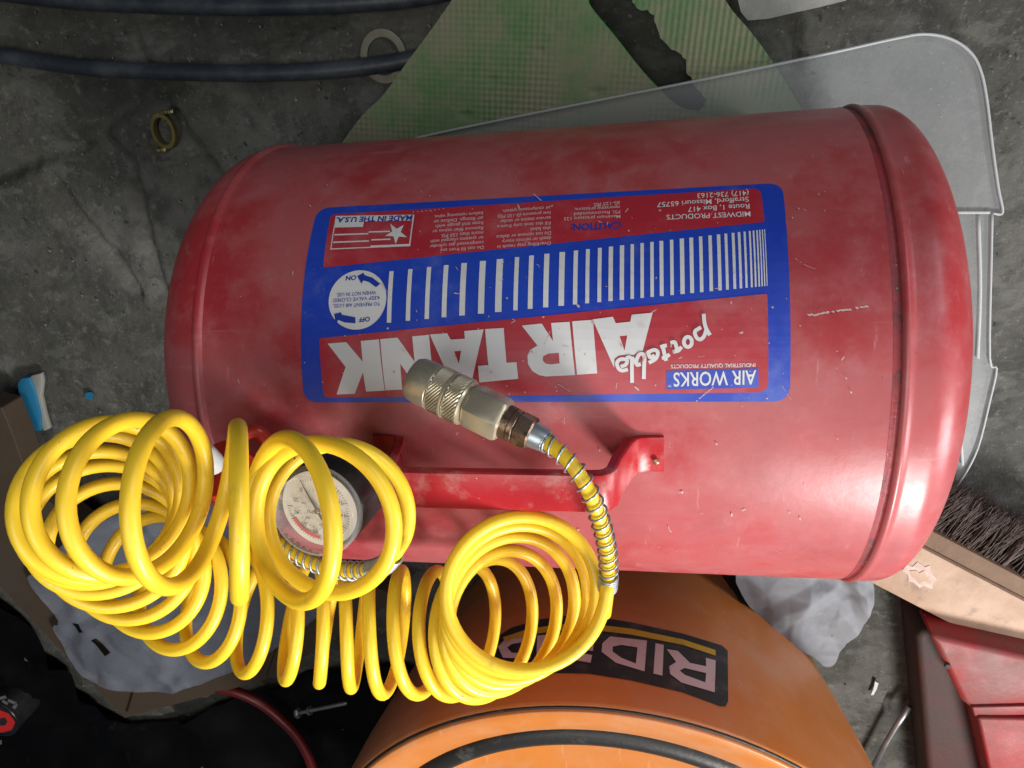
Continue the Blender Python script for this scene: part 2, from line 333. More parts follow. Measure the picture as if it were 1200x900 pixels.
# small oval brass clamp with two ears
cl = thing('hose_clamp', 'small tarnished brass oval clamp with two ears on the bare concrete', 'clamp', at(195,155))
n = 40; P = []
for j in range(n):
    a = 2*math.pi*j/n; P.append((.0115*math.cos(a), .0155*math.sin(a)))
V = []; F = []
c0 = at(195, 153, .001)
for j, (x, y) in enumerate(P):
    for rr, hh in ((.80, 0), (1.04, 0), (1.04, .006), (.80, .006)): V.append(c0 + Vector((x*rr, y*rr, hh)))
for j in range(n):
    k = (j+1) % n
    for qq in range(4): F.append((j*4+qq, k*4+qq, k*4+(qq+1) % 4, j*4+(qq+1) % 4))
M['oldbrass'] = mat('dirty_yellow_brass', (.32, .27, .09), .35, .85, var=(.14, .11, .04), vscale=90)
autosmooth(mesh('band', V, F, M['oldbrass'], cl))
for sx, sy in ((-1, -1), (1, 1)):
    bm = bmesh.new(); e = c0 + Vector((sx*.009, sy*.0165, .003))
    prism(bm, [e+Vector((-.007, -.002, 0)), e+Vector((.007, -.002, 0)), e+Vector((.007, .002, 0)), e+Vector((-.007, .002, 0))], (0, 0, .0035)); bevel(bm, .0008)
    bmobj('ear', bm, M['oldbrass'], cl, True)
    lathe('screw', [(0, .0018), (.0015, .0018), (.002, .001)], e+Vector((0, 0, .0035)), (0, 0, 1), M['zinc'], cl, 12)

# ------------------------------------------------------------------ green foam mat with a torn hand hole
def densify(pts, step):
    out = []
    for i in range(len(pts)):
        a = Vector(pts[i]); b = Vector(pts[(i+1) % len(pts)]); n = max(1, int((b-a).length/step))
        for k in range(n): out.append(a.lerp(b, k/n))
    return out
def inside(p, poly):
    c = False; n = len(poly); x, y = p
    for i in range(n):
        x1, y1 = poly[i]; x2, y2 = poly[(i+1) % n]
        if (y1 > y) != (y2 > y) and x < (x2-x1)*(y-y1)/(y2-y1)+x1: c = not c
    return c
matz = .026
outer = [(360,225),(400,168),(425,135),(450,110),(475,75),(500,42),(530,0),(575,-70),(700,-130),(800,-90),(850,0),(878,35),(905,72),(945,140),(960,200),(900,330),(500,330)]
hole = [(690,-4),(692,8),(720,42),(745,74),(768,100),(800,128),(828,122),(808,92),(800,66),(785,55),(772,42),(766,18),(748,8),(738,-4),(728,-20),(700,-20)]
ow = [tuple(at(x, y, matz).to_2d()) for x, y in outer]; hw = [tuple(at(x, y, matz).to_2d()) for x, y in hole]
def smoothpoly(pts, n=5):
    K = [pts[-1]] + pts + [pts[0], pts[1]]; out = []
    for i in range(1, len(K)-2):
        p0, p1, p2, p3 = (np.array(K[i+d]) for d in (-1, 0, 1, 2))
        for j in range(n):
            t = j/n; out.append(tuple(.5*((2*p1)+(-p0+p2)*t+(2*p0-5*p1+4*p2-p3)*t*t+(-p0+3*p1-3*p2+p3)*t**3)))
    return out
ow = smoothpoly(ow, 4)
hw2 = []
for i, p in enumerate(smoothpoly(hw, 4)):
    k = .0016 if 20 < i else 0
    hw2.append((p[0]+k*(rnd()-.5)*2, p[1]+k*(rnd()-.5)*2))
hw = hw2
fm = thing('foam_mat', 'dirty green textured foam kneeling mat with a torn hand hole', 'foam mat', at(620,100))
st = .0019
xs = [p[0] for p in ow]; ys = [p[1] for p in ow]
def mat_z(x, y, top=True):
    z = matz + .002*noise.noise(Vector((x*14, y*14, 0)))
    if top:
        a = .62; u = x*math.cos(a*0)+y*0; 
        xr = x*.985+y*.17; yr = -x*.17+y*.985
        for (cx, cy, r, dd) in DENTS:
            d = math.hypot((x-cx)/r, (y-cy)/(r*.45)); z -= dd*max(0, 1-d)
    return z
DENTS = []
for px, py, r, dd in ((632,60,.006,.003),(545,135,.009,.003),(650,32,.006,.002),(577,95,.008,.002),(700,108,.008,.003),(470,95,.006,.002)):
    c = at(px, py, matz); DENTS.append((c.x, c.y, r, dd))
bm = bmesh.new(); ax_, ay_ = np.arange(min(xs), max(xs), st), np.arange(min(ys), max(ys), st)
grid = {}
bvp = [(Vector(p)) for p in ow]
def near(p, poly):
    best = 1e9; q = None; p = Vector(p)
    for i in range(len(poly)):
        a = Vector(poly[i]); b = Vector(poly[(i+1) % len(poly)]); ab = b-a
        t = max(0, min(1, (p-a).dot(ab)/max(ab.length_squared, 1e-12))); c = a+ab*t; d = (p-c).length
        if d < best: best = d; q = c
    return best, q
IN = {}
ywin = at(600, 260, matz).y
for i, x in enumerate(ax_):
    for j, y in enumerate(ay_):
        IN[i, j] = y > ywin-.02 and inside((x, y), ow) and not inside((x, y), hw)
cells = [(i, j) for i in range(len(ax_)-1) for j in range(len(ay_)-1) if IN[i, j] and IN[i+1, j] and IN[i, j+1] and IN[i+1, j+1]]
def gv(i, j):
    if (i, j) not in grid: grid[i, j] = bm.verts.new((ax_[i], ay_[j], 0))
    return grid[i, j]
for i, j in cells: bm.faces.new((gv(i, j), gv(i+1, j), gv(i+1, j+1), gv(i, j+1)))
for v in bm.verts:
    if v.is_boundary:
        for poly in (ow, hw):
            d, c = near(v.co.to_2d(), poly)
            if d < st*1.6: v.co.x, v.co.y = c.x, c.y; break
for v in bm.verts: v.co.z = mat_z(v.co.x, v.co.y)
be = [e for e in bm.edges if e.is_boundary]
edge_bm = bmesh.new()
for e in be:
    a, b = e.verts[0].co, e.verts[1].co
    vs = [edge_bm.verts.new(p) for p in (a, b, Vector((b.x, b.y, b.z-.011)), Vector((a.x, a.y, a.z-.011)))]; edge_bm.faces.new(vs)
bmobj('top_face', bm, M['green'], fm, True)
bmesh.ops.remove_doubles(edge_bm, verts=edge_bm.verts, dist=1e-5)
bmobj('cut_edge', edge_bm, M['greenedge'], fm, False)

# ------------------------------------------------------------------ translucent tote lid the tank stands on
tl = thing('tote_lid', 'frosted clear plastic tote lid sticking out from under the red tank', 'plastic lid', at(1000,120))
tz = .031
main = [(455,172),(500,159),(600,138),(800,98),(960,65),(1050,45),(1085,40),(1115,46),(1138,62),(1150,85),(1157,120),(1163,170),(1170,220),(1175,249),(1163,250)]
tail = [(1162,300),(1160,420),(1168,432),(1160,470),(1146,525),(1128,560),(1108,584),(1080,590),(900,600),(560,560),(470,300)]
outl = [at(x, y, tz) for x, y in main + tail]
bm = bmesh.new(); vs = [bm.verts.new(p) for p in outl]; f = bm.faces.new(vs)
r = bmesh.ops.inset_region(bm, faces=[f], thickness=.006, depth=0)
for ff in r['faces']: pass
for v in f.verts: v.co.z -= .003
bmesh.ops.triangulate(bm, faces=[f])
bmobj('lid_panel', bm, M['tote'], tl, False)
rim = [at(x, y, tz-.0002) for x, y in main]
tube('rim_bead', spline([list(p) for p in rim], 5), .0010, M['toterim'], tl, 8)
rim = [at(x, y, tz+.0005) for x, y in [(1163,250)]+tail[:7]]
tube('rim_bead', spline([list(p) for p in rim], 4), .0009, M['toterim'], tl, 8)
V = []; F = []
oo = [at(x, y, tz) for x, y in main+tail[:8]]
for i, p in enumerate(oo): V += [p, Vector((p.x, p.y, .014))]
for i in range(len(oo)-1): F.append((2*i, 2*i+2, 2*i+3, 2*i+1))
mesh('skirt', V, F, M['tote'], tl, True)
for pts in ([(1120,252),(1118,330),(1122,420),(1128,545)], [(1147,253),(1149,340),(1146,420)], [(1118,249),(1160,249)]):
    tube('rib', spline([list(at(x, y, tz-.0005)) for x, y in pts], 5), .0012, M['toterim'], tl, 8)

# ------------------------------------------------------------------ the air tank
tank = thing('air_tank', 'large dusty red steel portable air tank lying across the middle with a blue label', 'air tank', (0, 0, .03))
s1, s2 = -1.4006, 1.0461
def tank_lathe(name, prof, matl, seg=160):
    V = []; F = []
    for s, r in prof:
        for j in range(seg):
            a = 2*math.pi*j/seg; wob = 0
            V.append(W((s, r*math.sin(a), r*math.cos(a))))
    for i in range(len(prof)-1):
        for j in range(seg):
            k = (j+1) % seg; F.append((i*seg+j, i*seg+k, (i+1)*seg+k, (i+1)*seg+j))
    return mesh(name, V, F, matl, tank)
tank_lathe('shell', [(s, 1.0) for s in np.linspace(s1+.015, s2-.021, 30)], M['red'])
capL = [(s1-.45*math.cos(u), 1.004*math.sin(u)) for u in np.linspace(.002, math.pi/2, 40)]
tank_lathe('end_cap', capL[:-1] + [(s1-.012, 1.004)], M['red'])
tank_lathe('weld_seam', [(s1-.014, 1.002), (s1-.004, 1.012), (s1+.008, 1.015), (s1+.020, 1.011), (s1+.028, 1.0), (s1+.034, .996)], M['red'])
capR = [(s2+.10+.30*math.cos(u), 1.0*math.sin(u)**(1.0)) for u in np.linspace(math.pi/2, .002, 40)]
tank_lathe('end_cap', [(s2+.006, 1.000), (s2+.012, 1.008), (s2+.020, 1.011), (s2+.028, 1.009), (s2+.036, 1.003), (s2+.05, 1.001), (s2+.07, 1.002)] + capR, M['red'])
tank_lathe('weld_seam', [(s2-.022, 1.001), (s2-.014, .998), (s2-.006, .993), (s2+.001, .993), (s2+.007, 1.001)], M['red_seam'])
# feet (below, mostly hidden)
for s in (-1.05, .75):
    bm = bmesh.new()
    c = W((s, 0, 0)); pts = []
    for a in np.linspace(-.75, .75, 15): pts.append(Vector((c.x-.012, RAD*1.002*math.sin(a), AXZ-RAD*1.002*math.cos(a))))
    low = [Vector((c.x-.012, .13, .034)), Vector((c.x-.012, -.13, .034))]
    prism(bm, pts+low, (.024, 0, 0)); bmobj('foot', bm, M['handle'], tank)
# handle: bent flat strap, foot - leg - bar - leg - foot
th = -.3650; hw_ = .070
Rd = Vector((0, math.sin(th), math.cos(th))); Tn = Vector((0, math.cos(th), -math.sin(th)))
def HP(s, h, w): return W(Vector((s, 0, 0)) + Rd*h + Tn*w)
path = [(-.72, 1.004), (-.69, 1.006), (-.66, 1.008), (-.635, 1.016), (-.622, 1.035), (-.612, 1.08), (-.603, 1.15), (-.598, 1.20), (-.590, 1.240), (-.575, 1.258), (-.54, 1.266)] + \
       [(s, 1.268) for s in np.linspace(-.45, .09, 8)] + [(.125, 1.265), (.150, 1.252), (.168, 1.225), (.180, 1.16), (.197, 1.10), (.212, 1.05), (.225, 1.022), (.245, 1.010), (.275, 1.006), (.318, 1.004)]
bm = bmesh.new(); rows = []
P2 = np.array(path); Tg = np.gradient(P2, axis=0); Tg /= np.linalg.norm(Tg, axis=1)[:, None]
for (s, h), (ts, thh) in zip(path, Tg):
    ns, nh = -thh, ts; k = .017
    prof = []
    flen = .030 if h > 1.03 else .004                    # folded flanges stiffen the bar
    for w, o in ((-hw_, -flen), (-hw_, -.004), (-hw_*.94, .003), (-hw_*.8, .006), (hw_*.8, .006), (hw_*.94, .003), (hw_, -.004), (hw_, -flen), (hw_-.012, -flen), (hw_-.012, -.006), (-hw_+.012, -.006), (-hw_+.012, -flen)):
        prof.append(bm.verts.new(HP(s+ns*o, h+nh*o, w)))
    rows.append(prof)
for a, b in zip(rows, rows[1:]):
    n = len(a)
    for i in range(n): bm.faces.new((a[i], a[(i+1) % n], b[(i+1) % n], b[i]))
for rw in (rows[0], rows[-1]):
    bm.faces.new(rw)
o = bmobj('handle', bm, M['handle'], tank); autosmooth(o, 28)
for s in (.292,):
    lathe('weld_pit', [(0, .0016), (.0006, .0016), (.0009, .0008)], HP(s, 1.020, -.02), TW @ Rd, M['darkbrass'], tank, 10)

# ---- label: flat print, each colour field its own sheet
label = thing_label = None
def sheet(name, polys, off, matl, parent, holes=None, st=True, cut=.035):
    """polys: list of outlines in (s, angle); wraps them on the tank wall"""
    bm = bmesh.new()
    for k, poly in enumerate(polys):
        vs = [bm.verts.new((p[0], p[1], 0)) for p in poly]
        es = [bm.edges.new((vs[i], vs[(i+1) % len(vs)])) for i in range(len(vs))]
        if holes and k in holes:
            for hl in holes[k]:
                hv = [bm.verts.new((p[0], p[1], 0)) for p in hl]
                es += [bm.edges.new((hv[i], hv[(i+1) % len(hv)])) for i in range(len(hv))]
        bmesh.ops.triangle_fill(bm, use_beauty=True, use_dissolve=False, edges=es)
    ts = [v.co.y for v in bm.verts]; t = math.floor(min(ts)/cut)*cut + cut
    while t < max(ts):
        bmesh.ops.bisect_plane(bm, geom=bm.verts[:]+bm.edges[:]+bm.faces[:], dist=1e-7, plane_co=(0, t, 0), plane_no=(0, 1, 0)); t += cut
    for v in bm.verts: v.co = onwall(v.co.x, v.co.y, off)
    me = bpy.data.meshes.new(name); bm.to_mesh(me); bm.free(); me.materials.append(matl)
    c = W((.2, 0, 0))
    for p in me.polygons:
        if p.normal.dot(p.center - Vector((p.center.x, 0, AXZ))) < 0: p.flip()
    return link(bpy.data.objects.new(name, me), parent)
def rquad(c, r=.03):            # rounded quadrilateral from four px corners -> (s,t)
    P = [Vector(lab(*p)) for p in c]; out = []
    rr = r if isinstance(r, (list, tuple)) else [r]*4
    for i in range(4):
        p, a, b = P[i], P[i-1], P[(i+1) % 4]; R_ = rr[i]
        if R_ <= 0: out.append(tuple(p)); continue
        p0 = p+(a-p).normalized()*R_; p1 = p+(b-p).normalized()*R_
        for t in np.linspace(0, 1, 7): out.append(tuple(p0*(1-t)**2+p*2*t*(1-t)+p1*t*t))
    return out
sA, tA = lab(371.5, 246); sB, tB = lab(921, 340)
lt, lb = lab(640, 229.5)[1], lab(640, 471)[1]; ls, lr = lab(355.5, 337)[0], lab(925.5, 340)[0]
LC = [(ls, lt), (lr, lt), (lr, lb), (ls, lb)]
def rpoly(P, r):
    P = [Vector(p) for p in P]; out = []
    for i in range(4):
        p, a, b = P[i], P[i-1], P[(i+1) % 4]; p0 = p+(a-p).normalized()*r; p1 = p+(b-p).normalized()*r
        for t in np.linspace(0, 1, 9): out.append(tuple(p0*(1-t)**2+p*2*t*(1-t)+p1*t*t))
    return out
U = .00012
LB = sheet('label', [rpoly(LC, .055)], 1.5*U, M['blue'], tank)
L2 = 3*U; L3 = 4.5*U; L4 = 6*U; L5 = 7.5*U
sheet('red_panel', [rquad([(388,252),(891,221),(896,260.5),(379,314)], [.02,.03,.008,.01])], L2, M['lred'], LB)
sheet('red_panel', [rquad([(374.5,396.5),(899,344.5),(900,459.5),(380,466)], [.008,.008,.035,.02])], L2, M['lred'], LB)
bars = [(459,5),(481,5),(503,5),(523,5.5),(544,6.5),(566,7),(586,7.5),(606,5),(623,5.5),(641,6),(659,6.5),(675,5),(689,4.5),(703,4.5),(716,5),(729,5),(741,4),(752.5,4),(764,4),(775,4.5),(787,4),(799,5),(810,4.5),(821,4),(832,4),(842,4),(850.5,3.3),(859,3.3),(866,3),(872.5,2.5),(878.5,2.2),(883,2),(887,1.8),(890.3,1.5),(893.3,1.3),(896,1)]
for x, w in bars:
    f_ = (x-460)/(888-460); yt = 318-48*f_; yb = 378-42*f_
    ym = (yt+yb)/2
    s0, s1_ = lab(x-w/2, yt+2)[0], lab(x+w/2, yt+2)[0]; sh = 0
    t0a, t1a = lab(x, yt)[1], lab(x+2, yb)[1]
    sheet('stripe', [[(s0, t0a), (s1_, t0a), (s1_, t1a), (s0, t1a)]], L2, M['white'], LB)
# big letters
def fx(x0, y0, sc): return lambda pts: [(x0+x/sc, y0+y/sc) for x, y in pts]
a4 = fx(350,340,4); a5 = fx(400,300,3); a7 = fx(640,340,4)
def letter(pts, holes=(), parent=LB, off=L3, m='white', name='letter'):
    sheet(name, [[lab(*p) for p in pts]], off, M[m], parent, {0: [[lab(*p) for p in h] for h in holes]} if holes else None)
letter(a4([(378,231),(293,238),(302,335),(225,244),(138,251),(222,360),(180,488),(265,485),(303,385),(318,475),(405,470)]))
letter(a4([(384,230),(465,223),(545,335),(534,217),(612,210),(640,455),(560,460),(478,345),(487,465),(408,469)]))
letter(a4([(616,208),(697,203),(714,232),(780,228),(778,192),(868,184),(812,430),(722,438)]), [a4([(730,287),(763,284),(752,345)])])
letter(a4([(875,183),(962,178),(975,340),(1022,338),(1030,415),(848,432),(842,355),(890,351)]))
letter(a5([(803,232),(822,418),(720,423),(695,418),(672,404),(657,380),(655,350),(665,330),(690,315),(635,245),(705,238),(745,300),(738,236)]), [a5([(765,340),(728,343),(710,352),(708,366),(718,378),(738,381),(768,377)])])
letter(a5([(812,230),(885,225),(900,412),(829,417)]))
a8 = fx(710,355,8.571)
letter([(694.5,374.5)]+a8([(70,140),(100,205),(245,190),(260,120),(470,100),(370,482),(330,488),(280,522),(210,518),(130,528),(88,560),(84,650)]), [a8([(138,335),(215,327),(188,480)])])
# script word on top with a red outline
def strokes(lines, wpx, off, m, name):
    polys = []
    for ln in lines:
        K = spline([lab(*p) for p in ln], 5); T = np.gradient(K, axis=0); T /= np.linalg.norm(T, axis=1)[:, None]+1e-12
        w = wpx/2*.00285; L_ = K+np.stack([-T[:, 1], T[:, 0]], 1)*w; R_ = K-np.stack([-T[:, 1], T[:, 0]], 1)*w
        for i in range(len(K)-1): polys.append([tuple(L_[i]), tuple(L_[i+1]), tuple(R_[i+1]), tuple(R_[i])])
    bm = bmesh.new()
    for p in polys:
        try: bm.faces.new([bm.verts.new(onwall(x, t, off)) for x, t in p])
        except ValueError: pass
    bmesh.ops.remove_doubles(bm, verts=bm.verts, dist=1e-6)
    return bmobj(name, bm, M[m], LB)
def ring_px(cx, cy, rx_, ry_, a0=0, a1=360, n=9): return [(cx+rx_*math.cos(math.radians(a)), cy+ry_*math.sin(math.radians(a))) for a in np.linspace(a0, a1, n)]
S = [a8([(982,112),(988,190),(1008,262),(1045,325)]), a8([(1010,262),(985,335),(945,368),(908,345),(893,290),(935,258),(955,246)]),
     a8(ring_px(823,392,40,50,0,360,13)), a8([(760,440),(722,482),(708,440),(690,395),(648,402)]), a8([(728,480),(672,492)]),
     a8([(572,432),(588,510),(606,580)]), a8([(562,553),(600,545),(640,515)]), a8([(548,445),(580,432),(612,428)]),
     a8([(412,512),(432,492),(490,472),(522,500),(500,560),(432,600)]), a8([(425,500),(447,548),(490,525)]),
     a8([(382,762),(384,640),(388,545),(368,512),(335,520),(310,570),(312,620),(352,612)]), a8([(264,800),(262,660),(260,570),(238,545),(205,552)]), a8([(262,545),(290,590),(312,600)]),
     a8([(222,665),(165,678),(128,655),(112,600),(150,565),(212,572),(200,618),(150,640)])]
strokes(S, 4.3, L5, 'white', 'script_word')
sheet('brand_box', [[lab(*p) for p in [(781,434.5),(888.5,431.5),(888.8,454),(781,456.5)]]], L3, M['blue'], LB)

_fcache = {}
def text2d(s, bold=0.0):
    if (s, bold) in _fcache: return _fcache[s, bold]
    cu = bpy.data.curves.new('t', 'FONT'); cu.body = s; cu.offset = bold; cu.resolution_u = 3; cu.fill_mode = 'FRONT'
    ob = bpy.data.objects.new('t', cu); COL.objects.link(ob)
    bpy.context.view_layer.update()
    me = bpy.data.meshes.new_from_object(ob.evaluated_get(bpy.context.evaluated_depsgraph_get()))
    vs = [tuple(v.co) for v in me.vertices]; fs = [tuple(p.vertices) for p in me.polygons]
    bpy.data.objects.remove(ob); bpy.data.curves.remove(cu); bpy.data.meshes.remove(me)
    x0, x1 = min(v[0] for v in vs), max(v[0] for v in vs)
    vs = [((v[0]-x0)/(x1-x0), v[1]/.70) for v in vs]         # cap height = 1
    _fcache[s, bold] = (vs, fs); return vs, fs
def ltext(s, right, left, h, m='smallprint', off=L3, bold=0.0, slant=0.0, parent=None, name='lettering'):
    """upside-down line of print: starts at px 'right' and runs to px 'left', h px tall downward"""
    vs, fs = text2d(s, bold); O = Vector(lab(*right)); E_ = Vector(lab(*left)); H = Vector(lab(right[0], right[1]+h))-O
    H.x = 0 if abs(H.x) < .02 else H.x
    bm = bmesh.new(); bv = []
    for x, y in vs:
        p = O + (E_-O)*x + H*y + (E_-O).normalized()*slant*y*H.length
        bv.append(bm.verts.new(onwall(p.x, p.y, off)))
    for f in fs:
        try: bm.faces.new([bv[i] for i in f])
        except ValueError: pass
    return bmobj(name, bm, M[m], parent or LB)
# AIR WORKS box
ltext('AIR WORKS', (886,433.8), (789,436.8), 16.5, 'white', L4, .012)
ltext('TM', (787,450.5), (783,450.7), 2.6, 'white', L4)
ltext('INDUSTRIAL QUALITY PRODUCTS', (885,425.5), (786,427.3), 4.4, 'white', L3, .008)
# address
for s, r_, l_ in (('MIDWEST PRODUCTS',(879,248.5),(781,252.5)), ('Route 1, Box 417',(878,239.5),(806,243.5)), ('Strafford, Missouri 65757',(877,231.5),(770,238)), ('(417) 736-2163',(877,224),(817,227.5))):
    ltext(s, r_, l_, 5.8, 'white', L3, .006)
ltext('CAUTION:', (728,261), (669,263.5), 7.5, 'blueink', L3, .03)
for i, (s, l_) in enumerate((('Maximum pressure 125',661), ('PSI. Recommended',673), ('operating pressure,',673), ('85-125 PSI.',695))):
    ltext(s, (727-.2*i, 252.5-5.4*i), (l_, 255.5-5.4*i+(.3*(661-l_)/40)), 3.8, off=L3, bold=.004)
for i, (s, l_) in enumerate((('Overfilling may result in',583), ('death or serious injury.',588), ('Do not remove or deface',582), ('this label.',621), ('Fill this tank only from a',583), ('service station or similar',586), ('low pressure (0-150 PSI)',584), ('air compressor system.',589))):
    ltext(s, (646-.1*i, 283.5-5.9*i), (l_, 288.2-5.9*i-(l_-583)*.07), 4.0, off=L3, bold=.004)
for i, (s, l_) in enumerate((('Do not fill from any',516), ('compressed gas cylinder',504), ('or systems charged with',505), ('more than 150 PSI.',517), ('Remove filler valves or',507), ('hose and gauge with',511), ('air fittings. Deflate air',508), ('before removing valve.',509))):
    ltext(s, (567-.1*i, 288.5-5.7*i), (l_, 293.2-5.7*i-(l_-504)*.07), 4.0, off=L3, bold=.004)
# flag with star
FQ = [(394,253),(486,251.5),(481,289),(387.5,293)]
def fq(u, v):
    a = Vector(FQ[0]).lerp(Vector(FQ[1]), u); b = Vector(FQ[3]).lerp(Vector(FQ[2]), u); return tuple(a.lerp(b, v))
def fbox(u0, v0, u1, v1): return [lab(*fq(u0, v0)), lab(*fq(u1, v0)), lab(*fq(u1, v1)), lab(*fq(u0, v1))]
fl = sheet('flag_emblem', [fbox(0,.02,1,.20), fbox(.0,.20,.37,.36), fbox(0,.97,1,1), fbox(0,.2,.012,1), fbox(.985,.2,1,1), fbox(.02,.55,.45,.59), fbox(.45,.50,.72,.54), fbox(.02,.77,.47,.81), fbox(.50,.74,.74,.78), fbox(.5,.93,1,.98)], L3, M['white'], LB)
c = (465,274); star = []
for i in range(10):
    a = math.radians(90+36*i+4); r_ = 13.5 if i % 2 == 0 else 5.2; star.append(lab(c[0]+r_*math.cos(a), c[1]+r_*.95*math.sin(a)))
sheet('star', [star], L4, M['white'], LB)
ltext('MADE IN THE U.S.A.', (484,253.2), (395,256.0), 5.8, 'blueink', L4, .03)
# disc
dc = lab(419,351); dr = abs(lab(453,351)[0]-dc[0])
sheet('white_disc', [[(dc[0]+dr*math.cos(a), dc[1]+dr*math.sin(a)) for a in np.linspace(0, 2*math.pi, 48, endpoint=False)]], L2, M['white'], LB)
ltext('OFF', (434,371.5), (421,372.5), 5.2, 'blueink', L3, .03)
ltext('ON', (418,323), (406,324), 5.2, 'blueink', L3, .03)
ltext('TO PREVENT AIR LOSS,', (446,354), (391,357), 4.2, 'blueink', L3, .004)
ltext('KEEP VALVE CLOSED', (445,347), (391,350.5), 4.2, 'blueink', L3, .004)
ltext('WHEN NOT IN USE.', (441,341), (395,344), 4.2, 'blueink', L3, .004)
def arrow(P, head, name='arrow'):
    pts = [lab(*p) for p in P]; sheet(name, [pts], L3, M['blueink'], LB)
arrow([(419,324),(426,320),(428,323),(437,326),(446,333),(441,337),(433,331),(426,329),(424,333)], 0)
arrow([(392,368),(400,366),(401,369),(417,372),(417,379),(404,378),(397,375),(394,380)], 0)

# chipped paint, scratches: irregular flecks lying on the wall
bm = bmesh.new()
def fleck(s, t, r, el=1, ang=0, off=.00095):
    n = random.randint(5, 8); vs = []
    for i in range(n):
        a = 2*math.pi*i/n; q = r*(.5+.6*rnd()); x = q*el*math.cos(a); y = q*math.sin(a)
        vs.append(bm.verts.new(onwall(s+x*math.cos(ang)-y*math.sin(ang), t+x*math.sin(ang)+y*math.cos(ang), off)))
    bm.faces.new(vs)
for i in range(70): fleck(-1.35+2.3*rnd(), -.9+1.7*rnd(), .0022+.003*rnd()**3, 1+rnd()**4*5, rnd()*3)
for i in range(60): fleck(-.6+1.5*rnd(), -.2+.75*rnd(), .002+.003*rnd()**3, 1+rnd()**4*5, rnd()*3)
for (x, y, r_) in ((678,359,.011),(637,372,.006),(789,412,.007),(455,385,.006),(504,231,.005),(521,232,.004)): fleck(*lab(x, y), r_*.8)
for k in range(26):
    u = k/25
    if rnd() < .8: fleck(*lab(948+70*u, 369-10*u+1.5*rnd()), .004, 1.8, -.25)
for (x, y, x2, y2) in ((626,229,634,236),(757,414,753,424),(655,450,668,458),(820,466,835,454),(485,250,520,246)):
    for k in range(8):
        u = k/7; fleck(*lab(x+(x2-x)*u, y+(y2-y)*u), .0028, 1.6, math.atan2(-(y2-y), x2-x))
for k in range(26):
    s0, t0 = -1.3+2.25*rnd(), -.95+1.75*rnd(); a = rnd()*math.pi; ln = .02+.09*rnd()**2; cur = (rnd()-.5)*.6; w = .0006+.0006*rnd()
    for q in range(int(ln/.006)):
        if rnd() < .25: continue
        u = q*.006; aa = a+cur*u/ln; fleck(s0+u*math.cos(aa), t0+u*math.sin(aa), w*1.6, 2.6, aa)
o = bmobj('paint_chips', bm, M['chip'], tank); o['kind'] = 'stuff'

# ---- gauge, valve, fitting: screwed into the tank
gc = dep(369, 601, .352); gb = dep(414, 560, .388)
gax = (gc-gb).normalized()
def G(name, prof, m, o=gc, ax=gax, seg=64, parent=None, **k): return lathe(name, prof, o, ax, M[m], parent or tank, seg, **k)
G('gauge_housing', [(-.045, .006), (-.040, .012), (-.036, .0185), (-.034, .0215), (-.008, .0222), (-.0065, .0215), (-.006, .0198)], 'black')
lens = translucent('clear_gauge_lens', (.6, .62, .62), .10, .1)
M['lens'] = lens
bz = G('gauge_bezel', [(-.006, .0212), (-.005, .0222), (.001, .0222), (.003, .0212), (.0035, .0198), (.002, .0190), (.0008, .0188)], 'lens')
face = G('dial_face', [(-.0045, .0195), (-.0040, .0195)], 'dial')
gu = (RC @ Vector((1, 0, 0))); gu = (gu - gax*gu.dot(gax)).normalized(); gv_ = gax.cross(gu)      # gu right, gv up in view
def dialpt(ang, r, h=-.0032): return gc + gax*h + (gu*math.cos(ang) + gv_*math.sin(ang))*r
def dquad(bm, a, r0, r1, w, h=-.0032):
    t = Vector(); d = gu*math.cos(a)+gv_*math.sin(a); n = gax.cross(d)
    bm.faces.new([bm.verts.new(gc+gax*h+d*r+n*q) for r, q in ((r0, -w), (r0, w), (r1, w), (r1, -w))])
bm = bmesh.new()
for i in range(61):
    a = math.radians(120-300*i/60*1.0+ -0); L_ = .0028 if i % 5 == 0 else .0016
    dquad(bm, a, .0165-L_, .0165, .00012 if i % 5 else .0002)
for i in range(31): dquad(bm, math.radians(120-300*i/30), .0098, .0108, .0001)
bmobj('tick_marks', bm, M['dialink'], face)
bm = bmesh.new()
for i in range(14):
    a0 = math.radians(205+4.6*i); a1 = math.radians(205+4.6*(i+1))
    bm.faces.new([bm.verts.new(dialpt(a, r_, -.0030)) for a, r_ in ((a0, .0138), (a1, .0138), (a1, .0155), (a0, .0155))])
bmobj('red_band', bm, M['dialred'], face)
def dtext(s, ang, r, h, m='dialink', off=-.0030):
    vs, fs = text2d(s, .005); w = h*.62*len(s); c = dialpt(ang, r, off); bm = bmesh.new(); X = -gu; Y = -gv_
    bv = [bm.verts.new(c + X*((x-.5)*w) + Y*((y-.5)*h)) for x, y in vs]
    for f in fs:
        try: bm.faces.new([bv[i] for i in f])
        except ValueError: pass
    bmobj('numeral', bm, M[m], face)
for i, s in enumerate(('0', '20', '40', '60', '80', '100', '120', '140', '160')):
    dtext(s, math.radians(130+ (-35)*i if False else 130+32*i), .0120 if i else .0125, .0022)
for i, s in enumerate(('200', '400', '600', '800')): dtext(s, math.radians(160+60*i), .0078, .0014)
dtext('PSI', math.radians(200), .0045, .0017); dtext('kPa', math.radians(20), .0045, .0014)
bm = bmesh.new(); a = math.radians(118); d = gu*math.cos(a)+gv_*math.sin(a); nn = gax.cross(d)
bm.faces.new([bm.verts.new(gc+gax*-.0022+d*r+nn*q) for r, q in ((-.005, -.0008), (-.005, .0008), (.013, .0003), (.0145, 0), (.013, -.0003))])
bmobj('needle', bm, M['dialink'], face)
G('needle_hub', [(-.0028, .0014), (-.0012, .0014), (-.0008, .0008)], 'brass', parent=face, seg=16)

